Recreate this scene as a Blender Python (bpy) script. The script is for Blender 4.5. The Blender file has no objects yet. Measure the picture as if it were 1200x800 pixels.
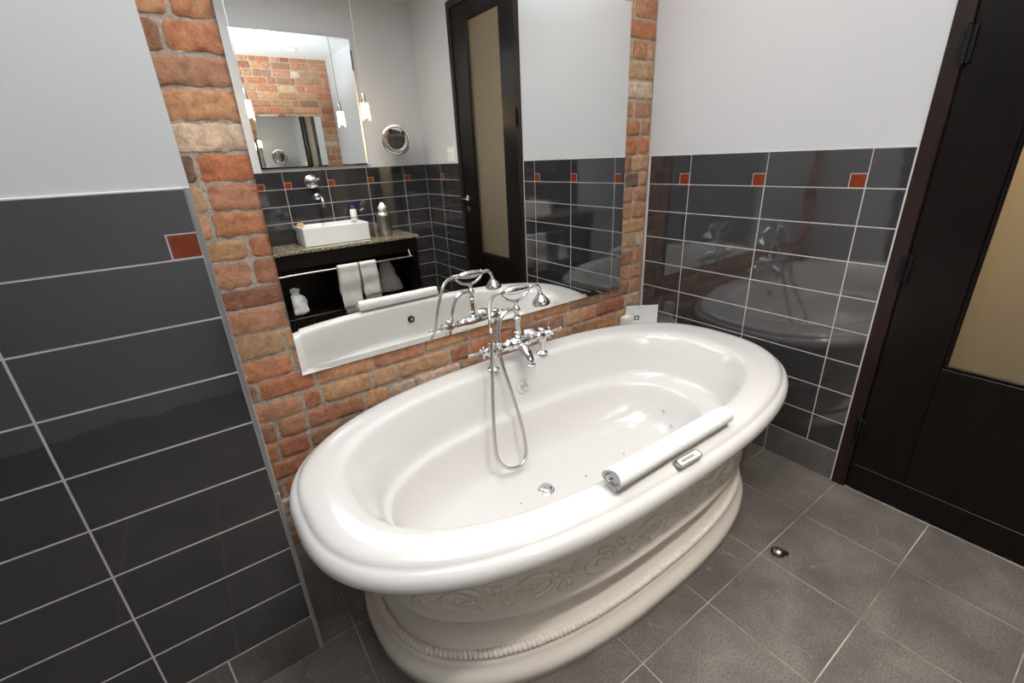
import bpy, bmesh, math, random
from mathutils import Vector, Matrix, noise
R = random.Random(7)
PI = math.pi
C = bpy.context.scene.collection

# ------------------------------------------------------------------ materials
def mat(name, col, rough=.5, metal=0., spec=.5, coat=0., trans=0., ior=1.5, emit=None, est=0.):
    m = bpy.data.materials.new(name); m.use_nodes = True
    b = m.node_tree.nodes['Principled BSDF']
    b.inputs['Base Color'].default_value = (*col, 1)
    b.inputs['Roughness'].default_value = rough
    b.inputs['Metallic'].default_value = metal
    b.inputs['Specular IOR Level'].default_value = spec
    b.inputs['Coat Weight'].default_value = coat
    b.inputs['Coat Roughness'].default_value = .03
    b.inputs['Transmission Weight'].default_value = trans
    b.inputs['IOR'].default_value = ior
    if emit:
        b.inputs['Emission Color'].default_value = (*emit, 1)
        b.inputs['Emission Strength'].default_value = est
    return m

def N(m, t, **kw):
    n = m.node_tree.nodes.new(t)
    for k, v in kw.items():
        if k in n.inputs.keys(): n.inputs[k].default_value = v
        else: setattr(n, k, v)
    return n

def L(m, a, b): m.node_tree.links.new(a, b)

def ramp(m, fac, stops):
    r = N(m, 'ShaderNodeValToRGB')
    cr = r.color_ramp
    while len(cr.elements) < len(stops): cr.elements.new(.5)
    for e, (p, c) in zip(cr.elements, stops):
        e.position = p; e.color = (*c, 1)
    L(m, fac, r.inputs['Fac'])
    return r.outputs['Color']

def noisy(m, scale, detail=4., dist=0., rough=.55, vec=None):
    tc = N(m, 'ShaderNodeTexCoord')
    n = N(m, 'ShaderNodeTexNoise', Scale=scale, Detail=detail, Distortion=dist, Roughness=rough)
    if vec:
        mp = N(m, 'ShaderNodeMapping'); mp.inputs['Scale'].default_value = vec
        L(m, tc.outputs['Object'], mp.inputs['Vector']); L(m, mp.outputs['Vector'], n.inputs['Vector'])
    else: L(m, tc.outputs['Object'], n.inputs['Vector'])
    return n.outputs['Fac']

def bump(m, h, strength=.3, dist=.01, prev=None):
    b = N(m, 'ShaderNodeBump', Strength=strength, Distance=dist)
    L(m, h, b.inputs['Height'])
    if prev: L(m, prev, b.inputs['Normal'])
    L(m, b.outputs['Normal'], m.node_tree.nodes['Principled BSDF'].inputs['Normal'])
    return b.outputs['Normal']

def base(m, sock): L(m, sock, m.node_tree.nodes['Principled BSDF'].inputs['Base Color'])

M = {}
M['paint'] = mat('wall_paint', (.575, .575, .585), .7, spec=.3)
bump(M['paint'], noisy(M['paint'], 220, 3), .06, .002)
M['ceil'] = mat('ceiling_paint', (.72, .72, .70), .8, spec=.2)
M['grout'] = mat('pale_grout', (.46, .445, .44), .8, spec=.2)
M['floor_grout'] = mat('floor_grout', (.34, .29, .235), .85, spec=.2)
base(M['floor_grout'], ramp(M['floor_grout'], noisy(M['floor_grout'], 4, 3), [(.35, (.16, .125, .09)), (.65, (.44, .40, .34))]))
t = M['tile'] = mat('charcoal_glazed_tile', (.034, .034, .038), .05, ior=2.0)
base(t, ramp(t, noisy(t, 5, 2), [(.3, (.027, .0255, .028)), (.7, (.034, .032, .035))]))
bump(t, noisy(t, 7, 2), .035, .02)
M['red'] = mat('oxide_red_glazed_tile', (.165, .022, .008), .08, ior=1.5)
base(M['red'], ramp(M['red'], noisy(M['red'], 60, 3), [(.3, (.15, .020, .003)), (.7, (.23, .036, .006))]))
t = M['slate'] = mat('dark_slate_tile', (.06, .055, .053), .48, spec=.45)
n1 = noisy(t, 5, 5, .3, .6); n2 = noisy(t, 160, 4, 0, .7)
mx = N(t, 'ShaderNodeMix', data_type='FLOAT'); mx.inputs[0].default_value = .6
L(t, n1, mx.inputs[2]); L(t, n2, mx.inputs[3])
c1 = ramp(t, mx.outputs[0], [(.36, (.062, .053, .050)), (.5, (.118, .103, .095)), (.66, (.215, .187, .160))])
v = noisy(t, 3.2, 6, 1.6, .6)
sub = N(t, 'ShaderNodeMath', operation='SUBTRACT'); L(t, v, sub.inputs[0]); sub.inputs[1].default_value = .5
ab = N(t, 'ShaderNodeMath', operation='ABSOLUTE'); L(t, sub.outputs[0], ab.inputs[0])
vr = ramp(t, ab.outputs[0], [(0, (1, 1, 1)), (.0035, (0, 0, 0))])
gate = ramp(t, noisy(t, 6.3, 2), [(.56, (0, 0, 0)), (.62, (1, 1, 1))])
ml = N(t, 'ShaderNodeMix', data_type='RGBA', blend_type='MULTIPLY'); ml.inputs[0].default_value = 1
L(t, vr, ml.inputs[6]); L(t, gate, ml.inputs[7])
mm = N(t, 'ShaderNodeMix', data_type='RGBA'); L(t, ml.outputs[2], mm.inputs[0]); L(t, c1, mm.inputs[6]); mm.inputs[7].default_value = (.30, .27, .24, 1)
base(t, mm.outputs[2])
bump(t, n2, .25, .003)
t = M['brick'] = mat('old_clay_brick', (.4, .15, .07), .85, spec=.25)
at = N(t, 'ShaderNodeVertexColor', layer_name='brick_tone')
f1 = noisy(t, 38, 6, .4, .65); f2 = noisy(t, 260, 3, 0, .6)
mr = N(t, 'ShaderNodeMapRange'); L(t, f1, mr.inputs['Value']); mr.inputs['From Min'].default_value = .3; mr.inputs['From Max'].default_value = .7
mr.inputs['To Min'].default_value = .62; mr.inputs['To Max'].default_value = 1.28
mr2 = N(t, 'ShaderNodeMapRange'); L(t, f2, mr2.inputs['Value']); mr2.inputs['From Min'].default_value = .3; mr2.inputs['From Max'].default_value = .5
mr2.inputs['To Min'].default_value = .7; mr2.inputs['To Max'].default_value = 1.05
mu = N(t, 'ShaderNodeMath', operation='MULTIPLY'); L(t, mr.outputs[0], mu.inputs[0]); L(t, mr2.outputs[0], mu.inputs[1])
mc = N(t, 'ShaderNodeVectorMath', operation='SCALE'); L(t, at.outputs['Color'], mc.inputs[0]); L(t, mu.outputs[0], mc.inputs['Scale'])
pale = ramp(t, noisy(t, 17, 5, .8, .7), [(.60, (0, 0, 0)), (.76, (.4, .4, .4))])
mp_ = N(t, 'ShaderNodeMix', data_type='RGBA'); L(t, pale, mp_.inputs[0]); L(t, mc.outputs[0], mp_.inputs[6]); mp_.inputs[7].default_value = (.50, .37, .27, 1)
base(t, mp_.outputs[2])
nb = bump(t, f1, .75, .006); bump(t, f2, .5, .002, nb)
t = M['mortar'] = mat('lime_mortar', (.38, .33, .28), .95, spec=.15)
g1 = noisy(t, 60, 5, .3, .7)
base(t, ramp(t, g1, [(.3, (.26, .215, .17)), (.55, (.46, .39, .33)), (.75, (.58, .52, .45))])); bump(t, g1, .9, .006)
M['mirror'] = mat('silvered_mirror', (.86, .88, .87), 0, 1)
M['mirror_edge'] = mat('ground_glass_edge', (.25, .32, .30), .2, .3)
t = M['wood'] = mat('espresso_wood', (.010, .006, .005), .3, spec=.22)
base(t, ramp(t, noisy(t, 6, 4, .3, .6, (9, 9, .5)), [(.35, (.004, .0028, .0026)), (.7, (.009, .0055, .0046))]))
t = M['casing'] = mat('brown_black_casing', (.020, .009, .007), .45, spec=.25)
base(t, ramp(t, noisy(t, 6, 4, .3, .6, (9, 9, .5)), [(.35, (.014, .0065, .005)), (.7, (.026, .012, .009))]))
M['frost'] = mat('frosted_glass', (.84, .86, .80), .62, trans=1., ior=1.3, spec=.3)
M['black'] = mat('black_iron', (.012, .012, .013), .35, .6)
M['chrome'] = mat('polished_chrome', (.74, .74, .74), .05, 1)
t = M['hose'] = mat('ribbed_chrome_hose', (.62, .60, .57), .22, 1)
M['steel'] = mat('brushed_steel', (.55, .53, .50), .25, 1)
M['tub'] = mat('white_acrylic', (.675, .655, .638), .13, spec=.5, coat=.35)
M['ped'] = mat('ivory_acrylic', (.75, .69, .62), .22, spec=.5, coat=.2)
M['white_trim'] = mat('white_trim', (.66, .64, .61), .4)
M['metal_trim'] = mat('satin_metal_trim', (.42, .41, .41), .35, .7)
t = M['towel'] = mat('white_terry', (.80, .79, .775), .95, spec=.1)
bump(t, noisy(t, 420, 3), .6, .004)
M['fabric'] = mat('pale_grey_cloth', (.60, .59, .57), .95, spec=.1)
bump(M['fabric'], noisy(M['fabric'], 300, 3), .5, .003)
M['plastic_bag'] = mat('translucent_bag', (.42, .40, .385), .3, spec=.5)
M['ceramic'] = mat('white_ceramic', (.74, .74, .74), .1, coat=.4)
t = M['granite'] = mat('speckled_granite', (.4, .35, .28), .12, coat=.3)
base(t, ramp(t, noisy(t, 110, 4, .5, .7), [(.42, (.015, .013, .011)), (.49, (.12, .09, .055)), (.56, (.42, .35, .23)), (.68, (.62, .56, .45))]))
M['black_stone'] = mat('black_polished_stone', (.02, .02, .021), .12)
M['card'] = mat('white_card', (.80, .79, .77), .6)
M['ink'] = mat('dark_grey_ink', (.05, .05, .055), .6)
M['pale_ink'] = mat('pale_grey_ink', (.35, .34, .36), .6)
M['tag'] = mat('silver_tag', (.60, .60, .60), .3, .3)
M['blue'] = mat('blue_plastic', (.015, .06, .36), .3)
M['white_plastic'] = mat('white_plastic', (.76, .74, .68), .35)
M['soap'] = mat('amber_soap', (.75, .42, .12), .35)
M['glass'] = mat('clear_glass', (.95, .96, .95), .02, trans=1., ior=1.45)
t = M['thin_glass'] = mat('thin_clear_glass', (.9, .9, .9), .02)
tr = N(t, 'ShaderNodeBsdfTransparent'); tr.inputs[0].default_value = (.93, .93, .92, 1); lw = N(t, 'ShaderNodeLayerWeight', Blend=.25); sh = N(t, 'ShaderNodeMixShader')
L(t, lw.outputs['Fresnel'], sh.inputs[0]); L(t, tr.outputs[0], sh.inputs[1]); L(t, t.node_tree.nodes['Principled BSDF'].outputs[0], sh.inputs[2])
L(t, sh.outputs[0], t.node_tree.nodes['Material Output'].inputs['Surface'])
M['bulb'] = mat('glowing_bulb', (1, .85, .6), .4, emit=(1, .68, .38), est=48)
M['lens'] = mat('downlight_lens', (1, 1, 1), .4, emit=(1, .93, .84), est=12)
M['cord'] = mat('silver_cord', (.62, .60, .57), .35, .3)
M['corridor'] = mat('corridor_paint', (.55, .45, .33), .8)

# ------------------------------------------------------------------ mesh builder
class MB:
    def __init__(s): s.bm = bmesh.new(); s.col = None
    def mark(s): s.nf = set(s.bm.faces)
    def setmat(s, idx):
        for f in s.bm.faces:
            if f not in s.nf: f.material_index = idx
    def box(s, lo, hi, bev=0., m=0, seg=1, rot=None, piv=None, mb=None):
        vs = []
        for x in (lo[0], hi[0]):
            for y in (lo[1], hi[1]):
                for z in (lo[2], hi[2]): vs.append(s.bm.verts.new((x, y, z)))
        if rot is not None:
            pv = Vector(piv) if piv else (Vector(lo) + Vector(hi)) / 2
            for q in vs: q.co = rot @ (q.co - pv) + pv
        fs = [s.bm.faces.new([vs[i] for i in q]) for q in ((0, 1, 3, 2), (4, 6, 7, 5), (0, 4, 5, 1), (2, 3, 7, 6), (0, 2, 6, 4), (1, 5, 7, 3))]
        for f in fs: f.material_index = m
        if bev:
            es = list({e for f in fs for e in f.edges})
            r = bmesh.ops.bevel(s.bm, geom=es, offset=bev, segments=seg, affect='EDGES', profile=.5, material=m if mb is None else mb)
        return s
    def loft(s, rings, closed=True, cap0=False, cap1=False, m=0, wrap=False):
        rv = [[s.bm.verts.new(p) for p in r] for r in rings]
        n = len(rv[0])
        rng = range(len(rv) if wrap else len(rv) - 1)
        for i in rng:
            a, b = rv[i], rv[(i + 1) % len(rv)]
            for j in range(n if closed else n - 1):
                k = (j + 1) % n
                f = s.bm.faces.new((a[j], a[k], b[k], b[j])); f.material_index = m
        if cap0: s.bm.faces.new(rv[0][::-1]).material_index = m
        if cap1: s.bm.faces.new(rv[-1]).material_index = m
        return rv
    def tube(s, pts, r, seg=12, m=0, cap=True, closed=False, flat=1.):
        pts = [Vector(p) for p in pts]; n = len(pts)
        rr = r if isinstance(r, (list, tuple)) else [r] * n
        rings = []; up = None
        for i, p in enumerate(pts):
            a = pts[(i - 1) % n] if closed else pts[max(i - 1, 0)]
            b = pts[(i + 1) % n] if closed else pts[min(i + 1, n - 1)]
            tg = (b - a).normalized()
            if up is None:
                up = tg.orthogonal().normalized()
            up = (up - tg * up.dot(tg)).normalized()
            sd = tg.cross(up)
            rings.append([p + (up * math.cos(2 * PI * k / seg) + sd * math.sin(2 * PI * k / seg) * flat) * rr[i] for k in range(seg)])
        s.loft(rings, cap0=cap and not closed, cap1=cap and not closed, m=m, wrap=closed)
        return s
    def lathe(s, prof, o=(0, 0, 0), axis=(0, 0, 1), seg=24, m=0, cap=True):
        o = Vector(o); ax = Vector(axis).normalized(); u = ax.orthogonal().normalized(); w = ax.cross(u)
        rings = [[o + ax * h + (u * math.cos(2 * PI * k / seg) + w * math.sin(2 * PI * k / seg)) * max(r, 1e-5) for k in range(seg)] for r, h in prof]
        s.loft(rings, cap0=cap, cap1=cap, m=m)
        return s
    def ball(s, c, r, m=0, sc=(1, 1, 1), seg=16):
        c = Vector(c)
        rings = []
        for i in range(1, seg // 2):
            th = PI * i / (seg // 2)
            rings.append([c + Vector((math.sin(th) * math.cos(2 * PI * k / seg) * r * sc[0], math.sin(th) * math.sin(2 * PI * k / seg) * r * sc[1], -math.cos(th) * r * sc[2])) for k in range(seg)])
        s.loft(rings, cap0=True, cap1=True, m=m); return s
    def poly(s, pts, m=0):
        s.bm.faces.new([s.bm.verts.new(p) for p in pts]).material_index = m; return s
    def prism(s, pts, d, m=0):
        d = Vector(d); a = [s.bm.verts.new(p) for p in pts]; b = [s.bm.verts.new(Vector(p) + d) for p in pts]; n = len(a)
        fs = [s.bm.faces.new(a[::-1]), s.bm.faces.new(b)]
        for i in range(n): fs.append(s.bm.faces.new((a[i], a[(i + 1) % n], b[(i + 1) % n], b[i])))
        for f in fs: f.material_index = m
        return s
    def build(s, name, mats, parent=None, smooth=True, subs=0, angle=40, recalc=True):
        if recalc: bmesh.ops.recalc_face_normals(s.bm, faces=s.bm.faces)
        me = bpy.data.meshes.new(name); s.bm.to_mesh(me); s.bm.free()
        mats = mats if isinstance(mats, (list, tuple)) else [mats]
        for x in mats: me.materials.append(M[x] if isinstance(x, str) else x)
        o = bpy.data.objects.new(name, me); C.objects.link(o)
        if smooth:
            me.polygons.foreach_set('use_smooth', [True] * len(me.polygons))
            me.update()
            try: me.set_sharp_from_angle(angle=math.radians(angle))
            except Exception: pass
        if subs:
            md = o.modifiers.new('s', 'SUBSURF'); md.levels = subs; md.render_levels = subs
        if parent:
            o.parent = parent
            o.matrix_parent_inverse = Matrix.Translation(-parent.location)
        return o

def tag(o, label=None, cat=None, group=None, kind=None):
    if label: o['label'] = label
    if cat: o['category'] = cat
    if group: o['group'] = group
    if kind: o['kind'] = kind
    return o
def thing(name, loc, label, cat, group=None):
    o = bpy.data.objects.new(name, None); C.objects.link(o); o.location = loc; o.empty_display_size = .05
    bpy.context.view_layer.update()
    return tag(o, label, cat, group)
def struct(o, label=None, cat=None): return tag(o, label, cat, kind='structure')

def smooth_path(pts, k=8, closed=False):
    P = [Vector(p) for p in pts]; n = len(P); out = []
    rng = range(n if closed else n - 1)
    for i in rng:
        p0 = P[(i - 1) % n] if closed else P[max(i - 1, 0)]; p1 = P[i]; p2 = P[(i + 1) % n]; p3 = P[(i + 2) % n] if closed else P[min(i + 2, n - 1)]
        for j in range(k):
            t = j / k
            out.append(.5 * ((2 * p1) + (p2 - p0) * t + (2 * p0 - 5 * p1 + 4 * p2 - p3) * t * t + (3 * p1 - p0 - 3 * p2 + p3) * t ** 3))
    if not closed: out.append(P[-1])
    return out

# ------------------------------------------------------------------ room numbers (metres)
TOP = 1.361; CH = .135; CEIL = 2.66; YB = -2.68; XL = -2.034; YL = -.493; DO = -1.101; DB = -2.02

def course_z(k): return TOP - CH * k

# floor ---------------------------------------------------------------
gx = [-.312 - .3235 * i for i in range(-1, 12)]; gx[0] = 0.0
gy = [0.02, -.163] + [-.163 - .319 * i for i in range(1, 9)]
b = MB()
for i in range(len(gx) - 1):
    for j in range(len(gy) - 1):
        x1, x0 = gx[i] - .002, gx[i + 1] + .002; y1, y0 = gy[j] - .002, max(gy[j + 1], YB) + .002
        if y0 >= y1: continue
        b.box((x0, y0, -.012), (x1, y1, 0), .0012, 0)
b.box((-4.2, YB - .1, -.05), (.12, .12, -.0022), 0, 1)
struct(b.build('floor', ['slate', 'floor_grout'], smooth=False))
b = MB(); b.box((-4.2, YB - .1, CEIL), (.12, .2, CEIL + .06)); struct(b.build('ceiling', 'ceil', smooth=False))

# tiled wainscot on a plane; P(u, z, d): u along the wall, d out of the wall
def wainscot(name, P, u0, u1, joints, z0, z1, parent, redside, base_joints, ranges=None, base=True):
    """tiles between u0<u1; joints = list of vertical joints; red square at the side given of every joint"""
    g = .0016; th = .008
    js = sorted([u0] + [j for j in joints if u0 + .01 < j < u1 - .01] + [u1])
    bm_ = 2
    def bx(b, ua, ub, za, zb, d0, d1, bev, m):
        p = P(ua, za, d0); q = P(ub, zb, d1)
        b.box([min(p[i], q[i]) for i in range(3)], [max(p[i], q[i]) for i in range(3)], bev, m, mb=bm_)
    b = MB()
    rows = [(course_z(k + 1), course_z(k)) for k in range(9)]
    rs = .054; rh = .050
    for k, (za, zb) in enumerate(rows):
        for i in range(len(js) - 1):
            ua, ub = js[i] + g, js[i + 1] - g
            if k == 0:
                red = None
                edge = js[i + 1] if redside > 0 else js[i]
                has = any(abs(edge - j) < 1e-4 for j in joints)
                if has and ub - ua > .075:
                    # dark tile notched round the little red insert
                    if redside > 0:
                        bx(b, ua, ub, za + g + rh, zb - g, -.002, th, 0, 0)
                        bx(b, ua, ub - rs, za + g, za + g + rh + .003, -.002, th - .00002, 0, 0)
                        bx(b, ub - rs + .0025, ub, za + g, za + rh - .0006, -.002, th, .0006, 1)
                    else:
                        bx(b, ua, ub, za + g + rh, zb - g, -.002, th, 0, 0)
                        bx(b, ua + rs, ub, za + g, za + g + rh + .003, -.002, th - .00002, 0, 0)
                        bx(b, ua, ua + rs - .0025, za + g, za + rh - .0006, -.002, th, .0006, 1)
                    continue
            bx(b, ua, ub, za + g, zb - g, -.002, th, .0006, 0)
    bx(b, u0, u1, course_z(9), TOP - .0005, -.004, th - .0006, 0, 2)
    w = b.build('wainscot', ['tile', 'red', 'grout'], parent, smooth=False)
    b = MB(); bm_ = 1
    bj = sorted([u0] + [j for j in base_joints if u0 + .01 < j < u1 - .01] + [u1])
    for i in range(len(bj) - 1): bx(b, bj[i] + g, bj[i + 1] - g, .002, course_z(9) - g, -.002, th, .0006, 0)
    bx(b, u0, u1, 0, course_z(9), -.004, th - .0006, 0, 1)
    b.build('baseboard', ['slate', 'grout'], parent, smooth=False)
    b = MB(); bm_ = 0; bx(b, u0, u1, TOP - .001, TOP + .0035, -.002, th + .001, .001, 0); b.build('wainscot_cap', 'white_trim', parent, smooth=False)

# right wall (plane X=0) with door opening
TT = .008
b = MB()
b.box((TT, DO, 0), (.12, .2, CEIL)); b.box((TT, YB - .1, 0), (.12, DB, CEIL)); b.box((TT, DB, 2.50), (.12, DO, CEIL))
b.box((.001, DO, TOP), (TT + .002, .012, CEIL)); b.box((.001, YB, TOP), (TT + .002, DB, CEIL)); b.box((.001, DB, 2.50), (TT + .002, DO, CEIL))
wr = struct(b.build('wall_right', 'paint', smooth=False))
PR = lambda u, z, d: (TT - d, u, z)
JR = [-.241 - .366 * i for i in range(8)]
wainscot('w', PR, DO + .0045, -.003, JR, 0, TOP, wr, -1, [-.163, -.482, -.801])
wainscot('w', PR, YB, DB, [-2.372], 0, TOP, wr, -1, [-2.396])
b = MB(); b.box((-.002, -.003, 0), (TT, .006, TOP + .002), .0008); b.box((-.0015, DO, 0), (TT, DO + .0045, TOP + .003), .0008)
b.build('edge_strip', 'white_trim', wr, smooth=False)

# projecting left wall (faces the room at Y=YL)
b = MB()
b.box((-4.2, YL + TT, 0), (XL + .001, .012, CEIL)); b.box((-4.2, YL + .004, TOP), (XL + .006, YL + TT + .002, CEIL))
b.box((XL - .02, YL + .005, TOP), (XL + .006, .011, CEIL))
wl = struct(b.build('wall_left', 'paint', smooth=False))
PLf = lambda u, z, d: (u, YL + TT - d, z)
wainscot('w', PLf, -4.0, XL - .004, [XL - .004, XL - .353, XL - .353 - .366, XL - .353 - .732, XL - .353 - 1.098, XL - .353 - 1.464], 0, TOP, wl, +1, [-2.257, -2.58, -2.90, -3.23])
b = MB(); b.box((XL - .004, YL - .0015, 0), (XL + .006, YL + TT + .003, .60), .001); b.build('edge_strip', 'metal_trim', wl, smooth=False)
b = MB(); b.box((XL - .004, YL - .0015, .60), (XL + .006, YL + TT + .003, TOP + .003), .001); b.build('edge_strip', 'metal_trim', wl, smooth=False)

# vanity wall (plane Y=YB, faces the tub)
b = MB()
b.box((-4.2, YB - .1, 0), (.12, YB - TT, CEIL)); b.box((-4.2, YB - TT - .002, TOP), (TT, YB - .001, CEIL))
wf = struct(b.build('wall_front', 'paint', smooth=False))
PF = lambda u, z, d: (u, YB - TT + d, z)
wainscot('w', PF, -1.99, -.001, [-.232 - .3515 * i for i in range(11)], 0, TOP, wf, -1, [-.312 - .3235 * i for i in range(11)])
b = MB(); b.box((-4.3, YB - .1, 0), (-4.15, .2, CEIL)); struct(b.build('wall_far_left', 'paint', smooth=False))

# brick wall ----------------------------------------------------------
BY = .011
b = MB(); bm = b.bm
tone = bm.loops.layers.float_color.new('brick_tone')
zl = [1.359 + .0826 * i for i in range(17, 0, -1)] + [1.359, 1.277, 1.198, 1.126, 1.040, .969, .886, .793, .712, .631, .55, .469, .388, .307, .226, .145, .064, -.02]
ORANGE = (.47, .175, .080); RUST = (.34, .115, .060); BROWN = (.33, .160, .095); TANO = (.50, .25, .125); CREAM = (.60, .45, .33)
RED = (.42, .125, .052); PINK = (.46, .20, .115); TAN = (.50, .30, .165); DARK = (.12, .07, .05); DRED = (.25, .085, .05)
PALW = [ORANGE] * 4 + [RUST] * 2 + [BROWN] * 4 + [TANO] * 6 + [CREAM] * 3 + [RED] * 1 + [PINK] * 4 + [TAN] * 6 + [DRED] * 1
left_rows = {  # by the z of the upper mortar line: list of (x_end, tone) starting at XL
    1.6896: None}
def brick(x0, x1, z0, z1, col):
    g = .0045; r = R.random
    x0 += g + r() * .003; x1 -= g + r() * .003; z0 += g - .001 + r() * .003; z1 -= g - .001 + r() * .003
    if x1 - x0 < .012: return
    nx = max(4, int((x1 - x0) / .011)); nz = 8; sd = r() * 50; dz = (r() - .5) * .003; dep = BY + (r() - .5) * .003
    tilt = (r() - .5) * .006
    rough = .0022 + r() * .0022
    grid = []
    for j in range(-1, nz + 2):
        row = []
        for i in range(-1, nx + 2):
            u = min(max(i / nx, 0), 1); w = min(max(j / nz, 0), 1)
            x = x0 + (x1 - x0) * u; z = z0 + (z1 - z0) * w
            du = min(u, 1 - u) * (x1 - x0); dw = min(w, 1 - w) * (z1 - z0)
            n = noise.noise(Vector((x * 38, sd, z * 38)))
            n2 = noise.noise(Vector((x * 100, sd + 9, z * 100)))
            e = max(0, 1 - du / .006) ** 2 + max(0, 1 - dw / .006) ** 2
            y = dep + rough * n + .0012 * n2 + .0040 * min(e, 1.4) + tilt * (u - .5)
            if dw < .001 or du < .001:
                k = .0042
                x += k * noise.noise(Vector((z * 45, sd, x * 30))); z += k * noise.noise(Vector((x * 40, sd + 3, z * 30)))
            c = math.hypot(max(0, .008 - du), max(0, .008 - dw))
            if c > .0085: x += (.5 - u) * .006; z += (.5 - w) * .007
            if i < 0 or i > nx or j < 0 or j > nz: y = BY + .03
            row.append(bm.verts.new((x, y, z)))
        grid.append(row)
    for j in range(len(grid) - 1):
        for i in range(len(grid[0]) - 1):
            f = bm.faces.new((grid[j][i], grid[j][i + 1], grid[j + 1][i + 1], grid[j + 1][i])); f.material_index = 0
            for l in f.loops: l[tone] = (*col, 1)
def jit(c):
    k = .85 + .3 * R.random(); h = (R.random() - .5) * .16
    q = (.45, .31, .20); c = [c[i] * .80 + q[i] * .20 for i in range(3)]
    return (min(c[0] * k, 1), min(c[1] * k * (1 + h), 1), min(c[2] * k * (1 + h), 1))
# the strip beside the projecting wall, course by course from the top of the photograph down
strip = {1.769: [(-1.975, ORANGE), (-1.765, RUST)], 1.690: [(-1.79, BROWN)], 1.602: [(-1.82, TANO)], 1.516: [(-1.80, CREAM)],
         1.442: [(-1.985, DARK), (-1.77, RED)], 1.359: [(-1.978, TAN), (-1.76, PINK)], 1.277: [(-1.985, TANO), (-1.78, ORANGE)],
         1.198: [(-1.905, TANO), (-1.70, RED)], 1.126: [(-1.912, PINK), (-1.78, RUST)], 1.040: [(-1.81, DRED)], .969: [(-1.838, PINK), (-1.62, TANO)],
         .886: [(-1.868, TAN), (-1.78, TANO)], .793: [(-1.86, ORANGE), (-1.79, TANO), (-1.56, TANO)],
         .712: [(-1.99, BROWN), (-1.80, ORANGE), (-1.58, TANO)], .631: [(-1.86, PINK), (-1.79, ORANGE), (-1.60, TANO)]}
BOT = [ORANGE, TANO, TAN, BROWN, DRED, RUST, PINK]
mirror_box = (-1.80, -.23, .75, 1.95)
for k in range(len(zl) - 1):
    z1, z0 = zl[k], zl[k + 1]
    if z0 > CEIL: continue
    x = XL - .02; key = min(strip, key=lambda q: abs(q - z1))
    todo = list(strip[key]) if abs(key - z1) < .012 else []
    if k == 12: todo = [(-1.975, BROWN), (-1.77, ORANGE)]
    first = True
    while x < .0:
        if todo: x1, c = todo.pop(0)
        else:
            ln = R.choice([.225, .235, .22, .24, .23, .11, .105]) if not first else R.uniform(.06, .23)
            x1, c = x + ln, R.choice(PALW)
            if R.random() < .01: c = DARK
        first = False
        if x1 > -.035: x1 = .004
        if not (x > mirror_box[0] and x1 < mirror_box[1] and z0 > mirror_box[2] and z1 < mirror_box[3]):
            dzl = (x + 1.84) / 1.84 * .014
            if R.random() < .06 and x1 - x > .2 and x > -1.8:   # split brick
                xm = (x + x1) / 2; brick(x, xm, z0 + dzl, z1 + dzl, jit(c)); brick(xm, x1, z0 + dzl, z1 + dzl, jit(R.choice(PALW)))
            else: brick(x, x1, z0 + dzl, min(z1 + dzl, CEIL + .03), jit(c))
        x = x1
# mortar bed with a wavy face
nx, nz = 190, 230; grid = []
for j in range(nz + 1):
    row = []
    for i in range(nx + 1):
        x = XL - .03 + (.012 - XL + .03) * i / nx; z = -.02 + (CEIL + .04) * j / nz
        row.append(bm.verts.new((x, BY + .0062 + .0030 * noise.noise(Vector((x * 30, 0, z * 30))), z)))
    grid.append(row)
for j in range(nz):
    for i in range(nx):
        f = bm.faces.new((grid[j][i], grid[j][i + 1], grid[j + 1][i + 1], grid[j + 1][i])); f.material_index = 1
        for l in f.loops: l[tone] = (.4, .35, .3, 1)
b.box((XL - .05, BY + .02, -.02), (.12, .2, CEIL + .05), 0, 1)
struct(b.build('wall_back', ['brick', 'mortar'], smooth=True, angle=60, recalc=False))

# door ----------------------------------------------------------------
dr = bpy.data.objects.new('door_1', None); C.objects.link(dr); dr.location = (0, -1.56, 0); bpy.context.view_layer.update()
struct(dr)
YA, YZ = -1.149, -1.971; G0, G1 = -1.327, -1.768; ZB = .625; ZT = 2.34
b = MB()
b.box((-.006, YA, 0), (.10, DO, 2.50), .002); b.box((-.006, DB, 0), (.10, YZ, 2.50), .002); b.box((-.006, YZ, 2.45), (.10, YA, 2.50), .002)
b.build('door_frame', 'casing', dr, smooth=False)
b = MB(); e = .003
b.box((.004, G0, .010), (.044, YA - e, 2.446), .002); b.box((.004, YZ + e, .010), (.044, G1, 2.446), .002)
b.box((.0045, G1 + .0005, .010), (.0435, G0 - .0005, ZB), .002); b.box((.0045, G1 + .0005, ZT), (.0435, G0 - .0005, 2.446), .002)
leaf = b.build('door_leaf', 'wood', dr, smooth=False)
b = MB()
for lo, hi in (((.008, G1, ZB), (.018, G0, ZB + .014)), ((.008, G1, ZT - .014), (.018, G0, ZT)), ((.008, G0 - .014, ZB), (.018, G0, ZT)), ((.008, G1, ZB), (.018, G1 + .014, ZT))):
    b.box(lo, hi, .003)
b.build('glazing_bead', 'wood', leaf, smooth=False)
b = MB(); b.box((.018, G1 + .002, ZB + .002), (.024, G0 - .002, ZT - .002)); b.build('glass_pane', 'frost', dr, smooth=False)
b = MB(); b.box((.0005, YZ + .02, .012), (.004, YA - .012, .122), .0012); b.build('kick_plate', 'wood', leaf, smooth=False)
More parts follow.
